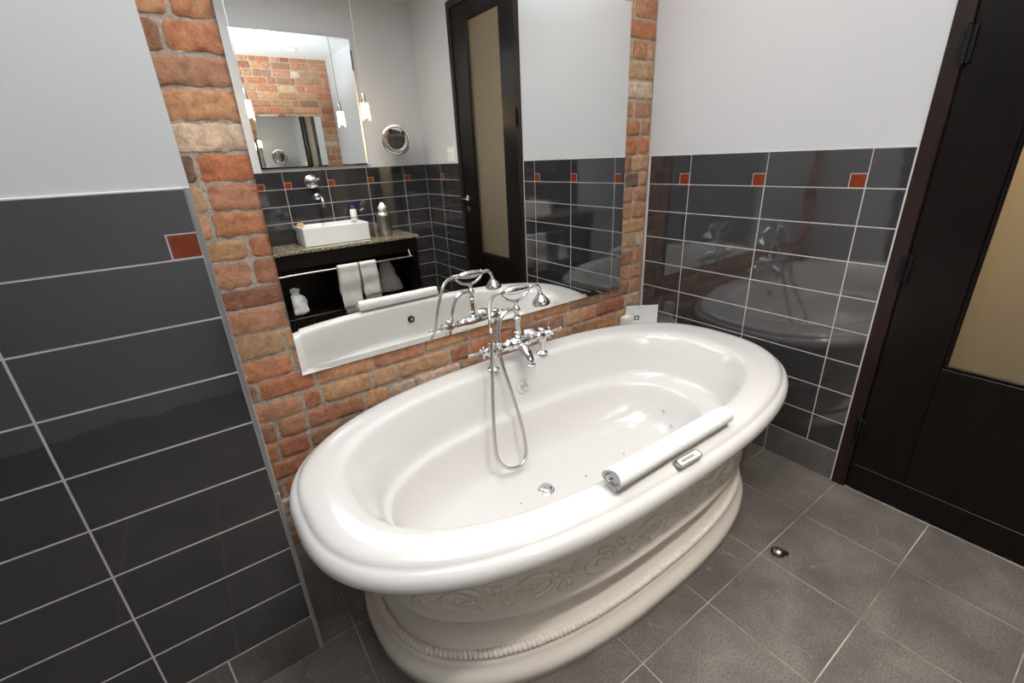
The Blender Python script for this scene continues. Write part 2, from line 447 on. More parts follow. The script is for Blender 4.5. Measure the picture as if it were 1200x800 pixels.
for z in (.285, .955, 1.64):
    b = MB(); b.lathe([(.0055, -.052), (.0075, -.05), (.0075, .05), (.0055, .052)], (-.010, YA, z), seg=14)
    for s in (-1, 1): b.ball((-.010, YA, z + s * .057), .0055)
    for q in (-.03, -.01, .01, .03): b.lathe([(.0082, -.001), (.0082, .001)], (-.010, YA, z + q), seg=14)
    b.box((-.0075, YA - .018, z - .05), (-.0005 + .004, YA + .018, z + .05), .001)
    b.build('hinge', 'black', dr)
b = MB(); yh = YZ + .055
b.lathe([(.026, 0), (.026, .006), (.020, .010)], (.004, yh, 1.075), (-1, 0, 0)); b.lathe([(.022, 0), (.022, .005)], (.004, yh, .99), (-1, 0, 0))
b.tube(smooth_path([(-.004, yh, 1.075), (-.045, yh, 1.075), (-.055, yh + .02, 1.075), (-.055, yh + .075, 1.078), (-.052, yh + .11, 1.07)]), .0085)
b.build('door_handle', 'steel', leaf)
# the corridor seen blurred through the pane
b = MB()
b.box((.70, -2.9, 0), (.75, -.3, 2.5)); b.box((.12, -2.95, 0), (1.0, -2.9, 2.5)); b.box((.12, -.3, 0), (1.0, -.25, 2.5)); b.box((.12, -2.9, 2.45), (1.0, -.3, 2.5))
struct(b.build('wall_corridor', 'corridor', smooth=False))
b = MB(); b.box((.121, -2.9, -.05), (.95, -.3, 0)); struct(b.build('floor_corridor', 'slate', smooth=False))

# ------------------------------------------------------------------ the big wall mirror
def bevel_mirror(name, x0, x1, z0, z1, y, back, sgn, bw, sl, label, m='mirror'):
    """front face at y, body towards 'back', bevel strip bw wide falling sl"""
    b = MB(); bm = b.bm
    def ring(o, yy): return [(x0 + o, yy, z0 + o), (x1 - o, yy, z0 + o), (x1 - o, yy, z1 - o), (x0 + o, yy, z1 - o)]
    yb = y + (back - y) * .999
    rv = b.loft([ring(0, yb), ring(0, y + sl * sgn), ring(bw, y)], cap0=True, cap1=True)
    for f in bm.faces:
        if abs(f.normal.y) < 0: pass
    bm.normal_update()
    for f in bm.faces:
        vs = {round(v.co.y, 5) for v in f.verts}
        if vs == {round(yb, 5), round(y + sl * sgn, 5)} or vs == {round(yb, 5)}: f.material_index = 1
    o = b.build(name, [m, 'mirror_edge'], smooth=False)
    return tag(o, label, 'mirror')
bevel_mirror('wall_mirror', -1.842, -.192, .697, 2.0, 0, BY + .003, 1, .022, .0006, 'large frameless mirror with ground edges hanging on the brick wall above the tub')
bevel_mirror('vanity_mirror', -1.53, -.562, 1.386, 2.345, YB + .022, YB, -1, .012, .0008, 'smaller frameless mirror on the grey wall over the white sink, seen in reflection')

# ------------------------------------------------------------------ bathtub
def se(cx, cy, a, bb, n, z, K=208):
    out = []
    for k in range(K):
        t = 2 * PI * (k + .5) / K; c, s = math.cos(t), math.sin(t)
        # even spacing: radial form of the superellipse
        rr = (abs(c / a) ** n + abs(s / bb) ** n) ** (-1 / n) if False else None
        x = a * math.copysign(abs(c) ** (2 / n), c); y = bb * math.copysign(abs(s) ** (2 / n), s)
        out.append((cx + x, cy + y, z))
    return out
def sring(cx, cy, a, bb, n, z, K=240):
    """superellipse resampled by arc length, so loops stay even"""
    pts = [Vector(p) for p in se(cx, cy, a, bb, n, z, 720)]
    Ls = [0]
    for i in range(720): Ls.append(Ls[-1] + (pts[(i + 1) % 720] - pts[i]).length)
    out = []; j = 0
    for k in range(K):
        s = Ls[-1] * k / K
        while Ls[j + 1] < s: j += 1
        t = (s - Ls[j]) / max(Ls[j + 1] - Ls[j], 1e-9)
        out.append(pts[j % 720].lerp(pts[(j + 1) % 720], t))
    return out
TX, TY = -1.029, -.56
tub = thing('bathtub', (TX, TY, 0), 'large white oval pedestal bathtub in front of the brick wall', 'bathtub')
b = MB()
rim = [(.80, .452, .470), (.86, .468, .478), (.93, .488, .486), (.968, .503, .491), (.983, .514, .498), (.988, .518, .508), (.989, .519, .520), (.986, .517, .532),
       (.979, .511, .543), (.970, .503, .549), (.964, .497, .5515), (.961, .494, .556), (.956, .490, .562), (.946, .481, .568), (.932, .468, .5715), (.912, .450, .5725)]
rings = [sring(TX, TY, a, c, 2.59, z) for a, c, z in rim]
inn = [(-1.048, -.567, .862, .420, .5715), (-1.056, -.571, .828, .399, .570), (-1.060, -.574, .812, .390, .566), (-1.061, -.575, .802, .3835, .558), (-1.062, -.575, .794, .379, .546), (-1.056, -.575, .768, .368, .51),
       (-1.057, -.574, .742, .357, .46), (-1.061, -.572, .726, .346, .41), (-1.066, -.571, .717, .339, .390), (-1.071, -.569, .706, .327, .379), (-1.078, -.567, .690, .311, .373),
       (-1.085, -.565, .676, .299, .368), (-1.089, -.564, .668, .293, .358), (-1.095, -.561, .656, .287, .325), (-1.104, -.557, .634, .275, .27), (-1.112, -.554, .606, .258, .222), (-1.117, -.550, .566, .234, .192),
       (-1.126, -.545, .49, .195, .175), (-1.132, -.535, .36, .135, .1695), (-1.137, -.522, .20, .075, .1675), (-1.14, -.512, .06, .03, .1665), (-1.14, -.511, .012, .012, .1663)]
nn = 2.5
for i, (cx, cy, a, c, z) in enumerate(inn):
    n = 2.55 if z > .3 else 2.55 - .5 * min(1, (.3 - z) / .13)
    rings.append(sring(cx, cy, a, c, n, z))
b.loft(rings, cap1=True)
b.build('basin', 'tub', tub, angle=80)
b = MB()
pd = [(.80, .448, .482), (.805, .436, .466), (.803, .431, .445), (.803, .430, .40), (.804, .431, .33), (.806, .433, .245), (.812, .438, .239), (.814, .440, .233), (.812, .438, .227), (.803, .430, .221),
      (.797, .423, .214), (.789, .412, .203), (.783, .403, .189), (.780, .399, .174), (.781, .400, .158), (.786, .405, .142), (.794, .413, .128), (.802, .421, .116), (.806, .425, .108),
      (.818, .440, .090), (.822, .444, .086), (.824, .447, .076), (.827, .451, .066), (.835, .460, .056), (.842, .467, .046), (.845, .471, .034), (.845, .471, .003), (.838, .464, .0)]
b.loft([sring(TX - .012 * (z < .1), TY, a, c, 2.5, z) for a, c, z in pd], cap1=True)
ped = b.build('pedestal', 'ped', tub, angle=80)
# rope moulding
b = MB(); base_r = sring(TX - .006, TY, .813, .434, 2.5, .101, 2400)
seg = 10; rings = []; L_ = len(base_r)
for i, p in enumerate(base_r):
    tg = (base_r[(i + 1) % L_] - base_r[i - 1]).normalized(); out_ = Vector((tg.y, -tg.x, 0)); up = Vector((0, 0, 1))
    ph = 2 * PI * i / L_ * 150
    rings.append([p + (out_ * math.cos(2 * PI * k / seg) + up * math.sin(2 * PI * k / seg)) * (.0095 + .0045 * abs(math.sin(ph + PI * k / seg))) for k in range(seg)])
b.loft(rings, wrap=True)
b.build('rope_moulding', 'ped', ped, angle=80)
# acanthus scroll relief round the apron
b = MB(); fr = sring(TX, TY, .8045, .4315, 2.5, 0, 2000)
Lf = 0
for i in range(2000): Lf += (fr[(i + 1) % 2000] - fr[i]).length
def onf(s, z, d=0.):
    f = (s / Lf) % 1 * 2000; i = int(f); t = f - i
    p = fr[i % 2000].lerp(fr[(i + 1) % 2000], t); tg = (fr[(i + 1) % 2000] - fr[i % 2000]).normalized()
    o = Vector((tg.y, -tg.x, 0)); return Vector((p.x, p.y, z)) + o * d
NS = 20; W = Lf / NS; zc = .312
b.tube([onf(Lf * i / 600, zc + .022 * math.sin(2 * PI * i / 600 * NS / 2), .001) for i in range(600)], .0062, 8, closed=True)   # the running stem
for k in range(NS):
    s0 = k * W; fl = 1 if k % 2 else -1
    pts = []; rr = []
    for i in range(40):      # one big volute in every bend of the stem
        a = i / 39; th = PI * .5 * fl + fl * (-1) * a * 3.3 * PI; r_ = .050 * (1 - .80 * a)
        pts.append(onf(s0 + W * .5 + 1.35 * r_ * math.cos(th), zc - fl * .006 + .82 * r_ * math.sin(th), .0015)); rr.append(.0085 * (1 - .5 * a))
    b.tube(pts, rr, 8)
    b.ball(onf(s0 + W * .5, zc - fl * .006, .002), .010, seg=8)
    for q, (u, d0, ln) in enumerate(((.02, 1, .050), (.10, 1, .036), (.92, 1, .040))):   # acanthus blades between the volutes
        for sg in (-1, 1):
            pts = [onf(s0 + W * u + sg * .010 + sg * ln * .55 * t, zc + d0 * sg * fl * (.008 + ln * t - ln * .35 * t * t), .002 * math.sin(PI * t)) for t in [i / 7 for i in range(8)]]
            b.tube(pts, [.002 + .0085 * math.sin(PI * (i + .6) / 8.3) for i in range(8)], 7)
b.build('scroll_frieze', 'ped', ped, angle=80)
# drain, overflow, jets
b = MB(); o = (-1.150, -.518, .167)
b.lathe([(.034, -.004), (.034, .001), (.031, .0035), (.028, .004), (.0275, .009), (.025, .012), (.015, .0145), (.0, .0155)], o); b.build('drain_cover', 'chrome', tub)
b = MB(); o = (-1.025, -.2085, .462); ax = (0, -1, .28)
b.lathe([(.036, -.006), (.036, .005), (.033, .010), (.022, .012), (.020, .012)], o, ax); ov = b.build('overflow_plate', 'tub', tub)
b = MB(); b.lathe([(.0195, .010), (.0195, .020), (.017, .023), (0.003, .024)], o, ax); b.build('overflow_knob', 'chrome', ov)
JET = [(-.472, -.5455, .279, (-.84, 0, .54)), (-.502, -.613, .247, (-.72, .23, .66)), (-.745, -.556, .1705, (0, 0, 1)), (-.973, -.559, .167, (0, 0, 1)), (-1.275, -.521, .167, (0, 0, 1))]
for x, y, z, _ in JET:
    b = MB(); b.lathe([(.008, -.004), (.008, .0012), (.006, .0022), (.0035, .0024)], (x, y, z), _, seg=14, cap=False); b.lathe([(.0034, .001), (.0, .0011)], (x, y, z), _, seg=14, m=1, cap=False); b.build('jet', ['tub', 'steel'], tub)
for x, y, z, r_ in ((-1.04, -.931, .480, .021), (-1.02, -.905, .33, .016)):
    b = MB(); b.lathe([(r_, -.004), (r_, .004), (r_ * .8, .007)], (x, y, z), (0, 1, .3)); b.lathe([(r_ * .45, .006), (r_ * .4, .012), (0, .013)], (x, y, z), (0, 1, .3), m=1)
    b.build('jet', ['black', 'chrome'], tub)

# ------------------------------------------------------------------ tub filler
FY = -.185; RZ = .5722
fa = thing('bath_mixer_tap', (-1.02, FY, RZ), 'chrome telephone-style bath tap with hand shower on the back rim', 'faucet')
for x in (-1.150, -.890):
    b = MB(); b.lathe([(.025, 0), (.025, .004), (.018, .009), (.0125, .014), (.0115, .03), (.0115, .054), (.017, .058), (.0195, .066), (.0195, .084), (.017, .090), (.0155, .104), (.018, .107), (.018, .114), (.013, .120), (.004, .122)], (x, FY, RZ))
    b.build('riser_leg', 'chrome', fa)
b = MB(); zc = .658
b.lathe([(.011, 0), (.017, .004), (.018, .018), (.013, .024), (.012, .040), (.021, .044), (.021, .056), (.016, .059), (.018, .072), (.026, .080), (.026, .088), (.022, .092), (.027, .108), (.029, .130), (.027, .152), (.022, .168), (.026, .172), (.026, .180), (.018, .188), (.016, .200), (.021, .204), (.021, .216), (.012, .22), (.013, .236), (.018, .242), (.017, .256), (.011, .260)], (-1.15, FY, zc), (1, 0, 0))
b.ball((-1.02, FY, zc), .032, sc=(1, .95, .9))
b.lathe([(.020, .0), (.020, .012), (.014, .016)], (-1.02, FY - .018, zc - .002), (0, -1, 0))
b.lathe([(.013, 0), (.015, .014), (.024, .019), (.030, .026), (.031, .032), (.024, .039), (.010, .043), (.004, .044)], (-.957, FY - .004, zc + .006))
b.build('valve_body', 'chrome', fa)
for sx, x0 in ((-1, -1.160), (1, -.880)):
    b = MB()
    b.lathe([(.012, 0), (.015, .006), (.0165, .014), (.012, .020), (.009, .024), (.013, .028), (.014, .034), (.009, .040)], (x0, FY, zc), (sx, 0, 0))
    b.tube([(x0 + sx * q, FY, zc + .004 + q * .02) for q in (.036, .05, .066, .082, .096)], [.0055, .0045, .0055, .0065, .005], 12)
    b.ball((x0 + sx * .099, FY, zc + .006), .0065)
    for s in (-1, 1):
        b.tube([(x0 + sx * .030, FY, zc), (x0 + sx * .032, FY + s * .022, zc + .002)], [.005, .004]); b.ball((x0 + sx * .032, FY + s * .024, zc + .002), .0062)
        b.tube([(x0 + sx * .030, FY, zc), (x0 + sx * .032, FY, zc + s * .020)], [.005, .004]); b.ball((x0 + sx * .032, FY, zc + s * .022), .0062)
    b.build('lever_handle', 'chrome', fa)
b = MB()
sp = smooth_path([(-1.02, FY - .012, .652), (-1.02, FY - .036, .645), (-1.02, FY - .058, .626), (-1.02, FY - .078, .603), (-1.02, FY - .087, .588)], 6)
b.tube(sp, [.016 + .006 * math.sin(PI * i / (len(sp) - 1)) for i in range(len(sp))], 18)
b.lathe([(.0145, 0), (.019, .002), (.019, .010), (.015, .013)], (-1.02, FY - .089, .576), (0, 0, 1))
b.build('spout', 'chrome', fa)
b = MB(); b.lathe([(.0035, 0), (.0035, .012), (.007, .014), (.007, .019), (.003, .021)], (-1.02, FY - .070, .622), (0, -.4, 1), seg=14); b.build('diverter_knob', 'black', fa)
b = MB()
b.lathe([(.020, .683 - RZ), (.016, .690 - RZ), (.0115, .694 - RZ), (.0115, .700 - RZ), (.016, .702 - RZ), (.016, .708 - RZ), (.013, .711 - RZ), (.0128, .762 - RZ), (.0165, .765 - RZ), (.0165, .771 - RZ), (.012, .775 - RZ), (.010, .782 - RZ), (.010, .792 - RZ), (.016, .797 - RZ), (.0175, .806 - RZ), (.016, .815 - RZ), (.009, .821 - RZ), (.007, .828 - RZ), (.010, .834 - RZ), (.008, .843 - RZ), (.004, .845 - RZ)], (-1.02, FY, RZ))
b.build('pillar', 'chrome', fa)
b = MB()
b.tube(smooth_path([(-1.095, FY, .882), (-1.078, FY, .864), (-1.055, FY, .850), (-1.02, FY, .843), (-.990, FY, .850), (-.965, FY, .866), (-.948, FY, .886)]), [.004] * 3 + [.0062] * 42 + [.004] * 4, 10)
for x, z in ((-1.095, .882), (-.948, .886)):
    b.tube([(x, FY + q * .018, z + .012 * abs(q)) for q in (-1, -.6, 0, .6, 1)], .0035, 8)
b.build('cradle', 'chrome', fa)
b = MB()   # elbow pipe that feeds the hose
b.tube(smooth_path([(-1.026, FY, .807), (-1.05, FY, .809), (-1.078, FY, .803), (-1.102, FY - .001, .784), (-1.116, FY - .003, .755), (-1.124, FY - .010, .72), (-1.128, FY - .018, .690)]), .0085, 14)
b.lathe([(.0085, 0), (.0115, .002), (.0115, .014), (.0085, .016)], (-1.055, FY, .8085), (-1, 0, .02)); b.lathe([(.0085, 0), (.012, .002), (.012, .018), (.0085, .02)], (-1.130, FY - .021, .672), (.05, .12, 1))
b.build('hose_elbow', 'chrome', fa)
b = MB(); hz = .891
b.lathe([(.0075, 0), (.0105, .003), (.0105, .010), (.008, .014), (.0095, .018), (.0145, .030), (.0180, .055), (.0185, .080), (.0165, .105), (.0125, .125), (.009, .135), (.010, .139), (.010, .145), (.008, .149)], (-1.090, FY, hz), (1, 0, -.02))
hs = b.build('hand_shower', 'chrome', fa)
b = MB()
b.tube(smooth_path([(-.945, FY, .888), (-.925, FY, .890), (-.908, FY, .883), (-.898, FY, .867), (-.895, FY, .850)]), .0078, 14)
b.lathe([(.008, 0), (.011, -.004), (.011, -.009), (.013, -.013), (.020, -.020), (.030, -.032), (.036, -.042), (.039, -.049), (.039, -.054), (.036, -.057), (.034, -.056), (0.002, -.055)], (-.895, FY, .856), (-.10, 0, 1), seg=28)
b.build('shower_head', 'chrome', hs)
b = MB()
hose = [(-1.090, FY, .8915), (-1.112, FY - .001, .890), (-1.138, FY - .004, .879), (-1.156, FY - .010, .855), (-1.166, FY - .020, .82), (-1.174, -.220, .775), (-1.183, -.235, .721), (-1.205, -.26, .588), (-1.236, -.3, .462), (-1.266, -.345, .343),
        (-1.272, -.372, .281), (-1.239, -.385, .233), (-1.171, -.382, .213), (-1.130, -.364, .252), (-1.12, -.33, .35), (-1.128, -.278, .493), (-1.137, -.236, .600), (-1.132, -.210, .672)]
hp_ = smooth_path(hose, 26)
b.tube(hp_, [.0072 + .0007 * (i % 2) for i in range(len(hp_))], 12)
b.build('shower_hose', 'hose', fa)

# ------------------------------------------------------------------ towel on the rim
tw = thing('rolled_towel', (-1.06, -1.0, .573), 'white rolled towel lying along the front rim of the tub', 'towel')
A0, A1 = Vector((-1.325, -1.010, .6085)), Vector((-.812, -1.012, .6075))
b = MB(); ax = (A1 - A0); sy = Vector((0, 1, 0)); rings = []
sec = []
for i in range(84):    # spiral section, slightly squashed
    t = i / 83; th = -PI * .58 + t * 4.4 * PI; r_ = .0350 - .026 * t
    sec.append((r_ * math.cos(th) * 1.12, r_ * math.sin(th) * .95))
th_ = .0100
loop = []
for i, (x, z) in enumerate(sec):
    loop.append((x, z))
for i, (x, z) in reversed(list(enumerate(sec))):
    l = math.hypot(x, z); loop.append((x * (l - th_) / l, z * (l - th_) / l))
K = 40
for k in range(K + 1):
    t = k / K; o = A0 + ax * t; w = 1.03 - .09 * t + .02 * math.sin(t * 9 + 1) + .012 * math.sin(t * 23)
    if k in (0, K): w *= .96
    rings.append([Vector((o.x + (.004 * math.sin(i * .35) if k in (0, K) else 0), o.y + x * w, o.z + .0004 + z * w)) for i, (x, z) in enumerate(loop)])
b.loft(rings, cap0=True, cap1=True)
b.build('towel_roll', 'towel', tw, angle=50)
tg_ = thing('towel_tag', (-1.056, -1.044, .573), 'small silver and white label lying on the rim against the rolled towel', 'label')
b = MB(); rot = Matrix.Rotation(math.radians(-2), 3, 'Z') @ Matrix.Rotation(math.radians(14), 3, 'X')
p = (-1.057, -1.046, .5745)
def pill(x0, x1, y0, y1, z0, z1, rr):
    pts = []
    for cx_, cy_, s_ in ((x1 - rr, y1 - rr, 0), (x0 + rr, y1 - rr, 1), (x0 + rr, y0 + rr, 2), (x1 - rr, y0 + rr, 3)):
        for k in range(6): t = (s_ + k / 5) * PI / 2; pts.append(rot @ (Vector((cx_ + rr * math.cos(t), cy_ + rr * math.sin(t), z0)) - Vector(p)) + Vector(p))
    b.prism(pts, rot @ Vector((0, 0, z1 - z0)))
pill(-1.110, -1.004, -1.063, -1.034, .5745, .5772, .010); tpl = b.build('tag_plate', 'steel', tg_, smooth=False)
b = MB(); pill(-1.096, -1.009, -1.058, -1.038, .5773, .5779, .006); b.build('tag_face', 'card', tpl, smooth=False)
b = MB()
for i in range(9): b.box((-1.084 + i * .006, -1.053 + (.0015 if i % 2 else 0), .5780), (-1.0803 + i * .006, -1.043, .5782), 0, 0, 1, rot, p)
b.build('printed_mark', 'ink', tpl, smooth=False)

# ------------------------------------------------------------------ corner card
b = MB(); b.prism([(0, -.30, .455), (0, 0, .455), (-.26, 0, .455)], (0, 0, .015)); tag(b.build('corner_shelf', 'ceramic', smooth=False), 'small white corner shelf behind the right end of the tub', 'shelf')
cd = thing('folded_card', (-.07, -.06, .47), 'white folded card with a dark square emblem standing in the corner behind the tub', 'card')
a, c = Vector((-.150, -.016, .4705)), Vector((-.004, -.118, .4705)); up = Vector((-.004, -.006, .119)); nrm = (c - a).cross(up).normalized()
if nrm.y > 0: nrm = -nrm
b = MB(); b.prism([a, c, c + up, a + up], -nrm * .0015)
b.prism([a - nrm * .030, c - nrm * .030, c + up - nrm * .0015, a + up - nrm * .0015], -nrm * .0015); b.build('card_sheet', 'card', cd, smooth=False)
dx = (c - a).normalized(); uz = up.normalized()
def q4(u0, u1, v0, v1, d=.0006): o_ = a + nrm * d; return [o_ + dx * u0 + uz * v0, o_ + dx * u1 + uz * v0, o_ + dx * u1 + uz * v1, o_ + dx * u0 + uz * v1]
b = MB(); b.prism(q4(.048, .076, .034, .060), nrm * .0004); b.prism(q4(.055, .069, .040, .054, .0011), nrm * .0003, 1); b.build('emblem', ['ink', 'card'], cd, smooth=False)
b = MB(); b.prism(q4(.066, .086, .106, .109), nrm * .0003); b.prism(q4(.09, .102, .107, .109), nrm * .0003); b.build('printed_line', 'pale_ink', cd, smooth=False)
b = MB(); b.box((-.215, -.075, .4702), (-.160, -.035, .540), .004, 0, 2); b.box((-.2135, -.0735, .539), (-.1615, -.0365, .547), .003, 0, 2)
o = b.build('soap_carton', 'card', smooth=False); tag(o, 'little white carton standing beside the folded card in the corner', 'box')

# floor stop
ds = thing('door_stop', (-.587, -1.160, 0), 'small domed metal door stop on the slate floor beside the tub', 'door stop')
b = MB(); b.lathe([(.021, 0), (.021, .004), (.020, .010), (.016, .018), (.009, .022), (0, .023)], (-.587, -1.160, .0003)); b.build('dome', 'steel', ds)
b = MB(); b.lathe([(.0225, .007), (.0235, .009), (.0235, .012), (.021, .014)], (-.587, -1.160, 0), cap=False); b.box((-.574, -1.187, .0003), (-.562, -1.170, .013), .002, 0); b.build('rubber_ring', 'black', ds)

# ------------------------------------------------------------------ things seen in the mirror: the vanity side
VX0, VX1, VY = -1.86, -.362, -2.262; CT = .785
va = thing('vanity_cabinet', (-1.1, -2.47, 0), 'black open-shelved vanity stand under the granite counter, seen in the mirror', 'cabinet')
b = MB(); b.box((VX0, VY - .010, .645), (VX1, VY + .008, CT - .0265), .002); b.box((VX0, YB + .01, .60), (VX1, YB + .03, CT - .027), .002); b.build('apron', 'wood', va, smooth=False)
for x in (VX0, VX1 - .05):
    b = MB(); b.box((x, YB + .0305, 0), (x + .05, VY - .0105, CT - .027), .002); b.build('side_panel', 'wood', va, smooth=False)
b = MB(); b.box((VX0 + .0505, YB + .031, .215), (VX1 - .0505, VY - .012, .24), .002); b.build('shelf', 'wood', va, smooth=False)
b = MB(); b.box((VX0 + .0505, YB + .0095, .241), (VX1 - .0505, YB + .0295, .60), .001); b.build('back_panel', 'wood', va, smooth=False)
tb = b = MB()
b.tube([(VX0 + .03, VY + .04, .606), (-.435, VY + .04, .606)], .0075)
for x in (VX0 + .06, -.455): b.tube([(x, VY + .04, .606), (x, VY + .004, .660)], .006)
b.build('towel_rail', 'steel', va)
b = MB(); b.box((VX0 - .02, YB + .001, CT - .026), (VX1 + .015, VY + .018, CT), .004, 0, 2)
tag(b.build('granite_counter', 'granite', smooth=False), 'speckled beige granite counter slab carrying the white sink', 'counter')
b = MB(); b.box((-1.86, YB + .0005, CT + .0004), (-1.285, YB + .02, CT + .12), .001); tag(b.build('backsplash', 'black_stone', smooth=False), 'short black stone upstand at the back of the granite counter', 'backsplash')
b = MB(); x0, x1, y0, y1, z0, z1 = -1.285, -.748, -2.662, -2.345, CT + .0003, .932
def rr4(o, z, r=.008): 
    out = []
    for cx_, cy_, s_ in ((x1 - o - r, y1 - o - r, 0), (x0 + o + r, y1 - o - r, 1), (x0 + o + r, y0 + o + r, 2), (x1 - o - r, y0 + o + r, 3)):
        for k in range(5): t = (s_ + k / 4) * PI / 2; out.append((cx_ + r * math.cos(t), cy_ + r * math.sin(t), z))
    return out
b.loft([rr4(.010, z0), rr4(.001, z0 + .003), rr4(0, z1 - .003), rr4(.003, z1), rr4(.020, z1, .012), rr4(.024, z1 - .004, .012), rr4(.040, z0 + .045, .03), rr4(.09, z0 + .025, .03)], cap0=True, cap1=True)
tag(b.build('vessel_sink', 'ceramic', angle=35), 'rectangular white vessel sink on the granite counter, seen in the mirror', 'sink')
wt = thing('wall_tap', (-1.065, YB, 1.26), 'chrome wall-mounted basin tap above the white sink', 'faucet')
b = MB(); b.lathe([(.055, 0), (.055, .006), (.046, .014), (.030, .02), (.026, .04), (.040, .045), (.042, .065), (.034, .075), (.012, .080)], (-1.070, YB, 1.275), (0, 1, 0))
for k in range(5):
    t = k * 2 * PI / 5 + .3; b.tube([(-1.070 + .02 * math.cos(t), YB + .058, 1.275 + .02 * math.sin(t)), (-1.070 + .058 * math.cos(t), YB + .060, 1.275 + .058 * math.sin(t))], [.011, .008])
b.build('cross_handle', 'chrome', wt)
b = MB(); b.lathe([(.026, 0), (.026, .008), (.016, .014)], (-1.045, YB, 1.150), (0, 1, 0)); b.tube(smooth_path([(-1.045, YB + .01, 1.150), (-1.045, YB + .10, 1.152), (-1.045, YB + .145, 1.142), (-1.045, YB + .165, 1.108), (-1.045, YB + .168, 1.070)]), .0125)
b.build('spout', 'chrome', wt)
b = MB(); b.box((-1.262, -2.642, z1 + .0004), (-1.215, -2.628 + .012, z1 + .018), .004, 0, 2); tag(b.build('soap_bar', 'soap'), 'small amber soap on the back rim of the white sink', 'soap')
bo = thing('lotion_bottle', (-.785, -2.60, z1), 'small white bottle with a blue cap on the corner of the sink', 'bottle')
b = MB(); b.lathe([(.026, 0), (.029, .003), (.029, .080), (.026, .088), (.012, .094)], (-.785, -2.60, z1 + .0005)); b.build('bottle_body', 'white_plastic', bo)
b = MB(); b.lathe([(.0135, .093), (.0145, .095), (.0145, .120), (.012, .124)], (-.785, -2.60, z1)); b.build('cap', 'blue', bo)
b = MB(); b.lathe([(.0294, .016), (.0294, .030)], (-.785, -2.60, z1), cap=False); b.build('label_band', 'pale_ink', bo)
for i, (gx_, gy_) in enumerate(((-.672, -2.40), (-.690, -2.50))):
    b = MB(); b.lathe([(.031, 0), (.033, .004), (.036, .045), (.041, .118), (.0425, .120), (.039, .118), (.033, .045), (.028, .012), (.0, .010)], (gx_, gy_, CT + .0004), seg=20)
    o = b.build('drinking_glass', 'glass')
    tag(o, ['clear cut-glass tumbler on the counter nearest the front, between sink and steel cover', 'clear cut-glass tumbler standing farther back on the counter beside the sink'][i], 'glass', 'glasses on the vanity counter')
st = thing('tissue_cover', (-.575, -2.44, CT), 'round steel tissue cover with a white tissue on the granite counter', 'tissue box')
b = MB(); b.lathe([(.058, 0), (.062, .003), (.062, .168), (.064, .171), (.064, .175), (.060, .188), (.050, .202), (.036, .213), (.020, .219)], (-.575, -2.44, CT + .0005), seg=32); b.build('steel_body', 'steel', st)
b = MB()
rings = []
for k, (r_, h) in enumerate(((.018, .214), (.026, .228), (.030, .245), (.024, .260), (.018, .275), (.004, .288))):
    rings.append([(-.575 + r_ * (1 + .35 * math.sin(4 * t + k)) * math.cos(t), -2.44 + r_ * (1 + .3 * math.cos(3 * t + k)) * math.sin(t), CT + h) for t in [2 * PI * i / 24 for i in range(24)]])
b.loft(rings, cap0=True, cap1=True); b.build('tissue', 'card', st)
# hand towels on the rail
def hang(name, x0, x1, zb, zb2, label, sd):
    t = thing(name, ((x0 + x1) / 2, VY + .04, .61), label, 'towel', 'hand towels on the vanity rail')
    b = MB(); n = 14
    def layer(y0, za, off, xx0, xx1, rr_, zf, m=0):
        prof = [(y0 + rr_, zf)] + [(y0 + rr_ + .004 * math.sin(i), .606 - (.606 - zf) * (1 - i / 12)) for i in range(1, 12)] + [(y0 + rr_ * math.cos(t), .606 + rr_ * math.sin(t)) for t in [PI * i / 8 for i in range(9)]] + [(y0 - rr_ - .003 * math.sin(i), .606 - (.606 - za) * i / 10) for i in range(1, 11)]
        ins = []
        rings_ = []
        for k in range(n + 1):
            u = k / n; x = xx0 + (xx1 - xx0) * u
            rings_.append([(x + .004 * math.sin(z * 14 + sd), y + .0035 * math.sin(u * 11 + z * 9 + sd) * min(1, (.62 - z) * 8), z + .006 * (u - .5) * (z < .5)) for y, z in prof])
        b.loft(rings_, closed=False)
    layer(VY + .04, zb2, 0, x0 + .006, x1 - .012, .010, zb)
    o = b.build('folded_layer', 'fabric', t); md = o.modifiers.new('s', 'SOLIDIFY'); md.thickness = .005; md.offset = 1
    b = MB(); layer(VY + .04, zb2 + .05, 0, x0 - .004, x1 - .018, .019, zb + .045)
    o = b.build('outer_fold', 'fabric', t); md = o.modifiers.new('s', 'SOLIDIFY'); md.thickness = .005; md.offset = 1
hang('hand_towel', -1.105, -.925, .215, .33, 'left hand towel on the vanity rail, hanging lower than its neighbour', 0)
hang('hand_towel', -.918, -.765, .285, .30, 'right hand towel on the vanity rail, shorter and next to the plastic bag', 2)
def sack(name, c, w, dpt, h, neck, label, m, seed, flare):
    b = MB(); rings = []; c = Vector(c)
    for k in range(17):
        t = k / 16
        wr_ = (math.sin(min(t / .12, 1) * PI / 2)) * (1 - .25 * t) if t < .72 else (.72 * (1 - (t - .72) / .10 * (1 - neck)) * 1 if t < .82 else .72 * neck + (t - .82) / .18 * flare)
        ring_ = []
        for i in range(40):
            a_ = 2 * PI * i / 40; n_ = 1 + .16 * noise.noise(Vector((math.cos(a_) * 2.2 + seed, math.sin(a_) * 2.2, t * 5))) + .05 * math.sin(a_ * 9 + seed)
            ring_.append((c.x + w * wr_ * n_ * math.cos(a_), c.y + dpt * wr_ * n_ * math.sin(a_), c.z + h * t + .006 * math.sin(3 * a_) * (t > .9)))
        rings.append(ring_)
    b.loft(rings, cap0=True, cap1=True); return tag(b.build(name, m, angle=70), label, 'bag')
sack('cloth_sack', (-1.440, -2.36, .2405), .082, .060, .225, .42, 'white gathered cloth bag on the left of the vanity shelf', 'towel', 3, .22)
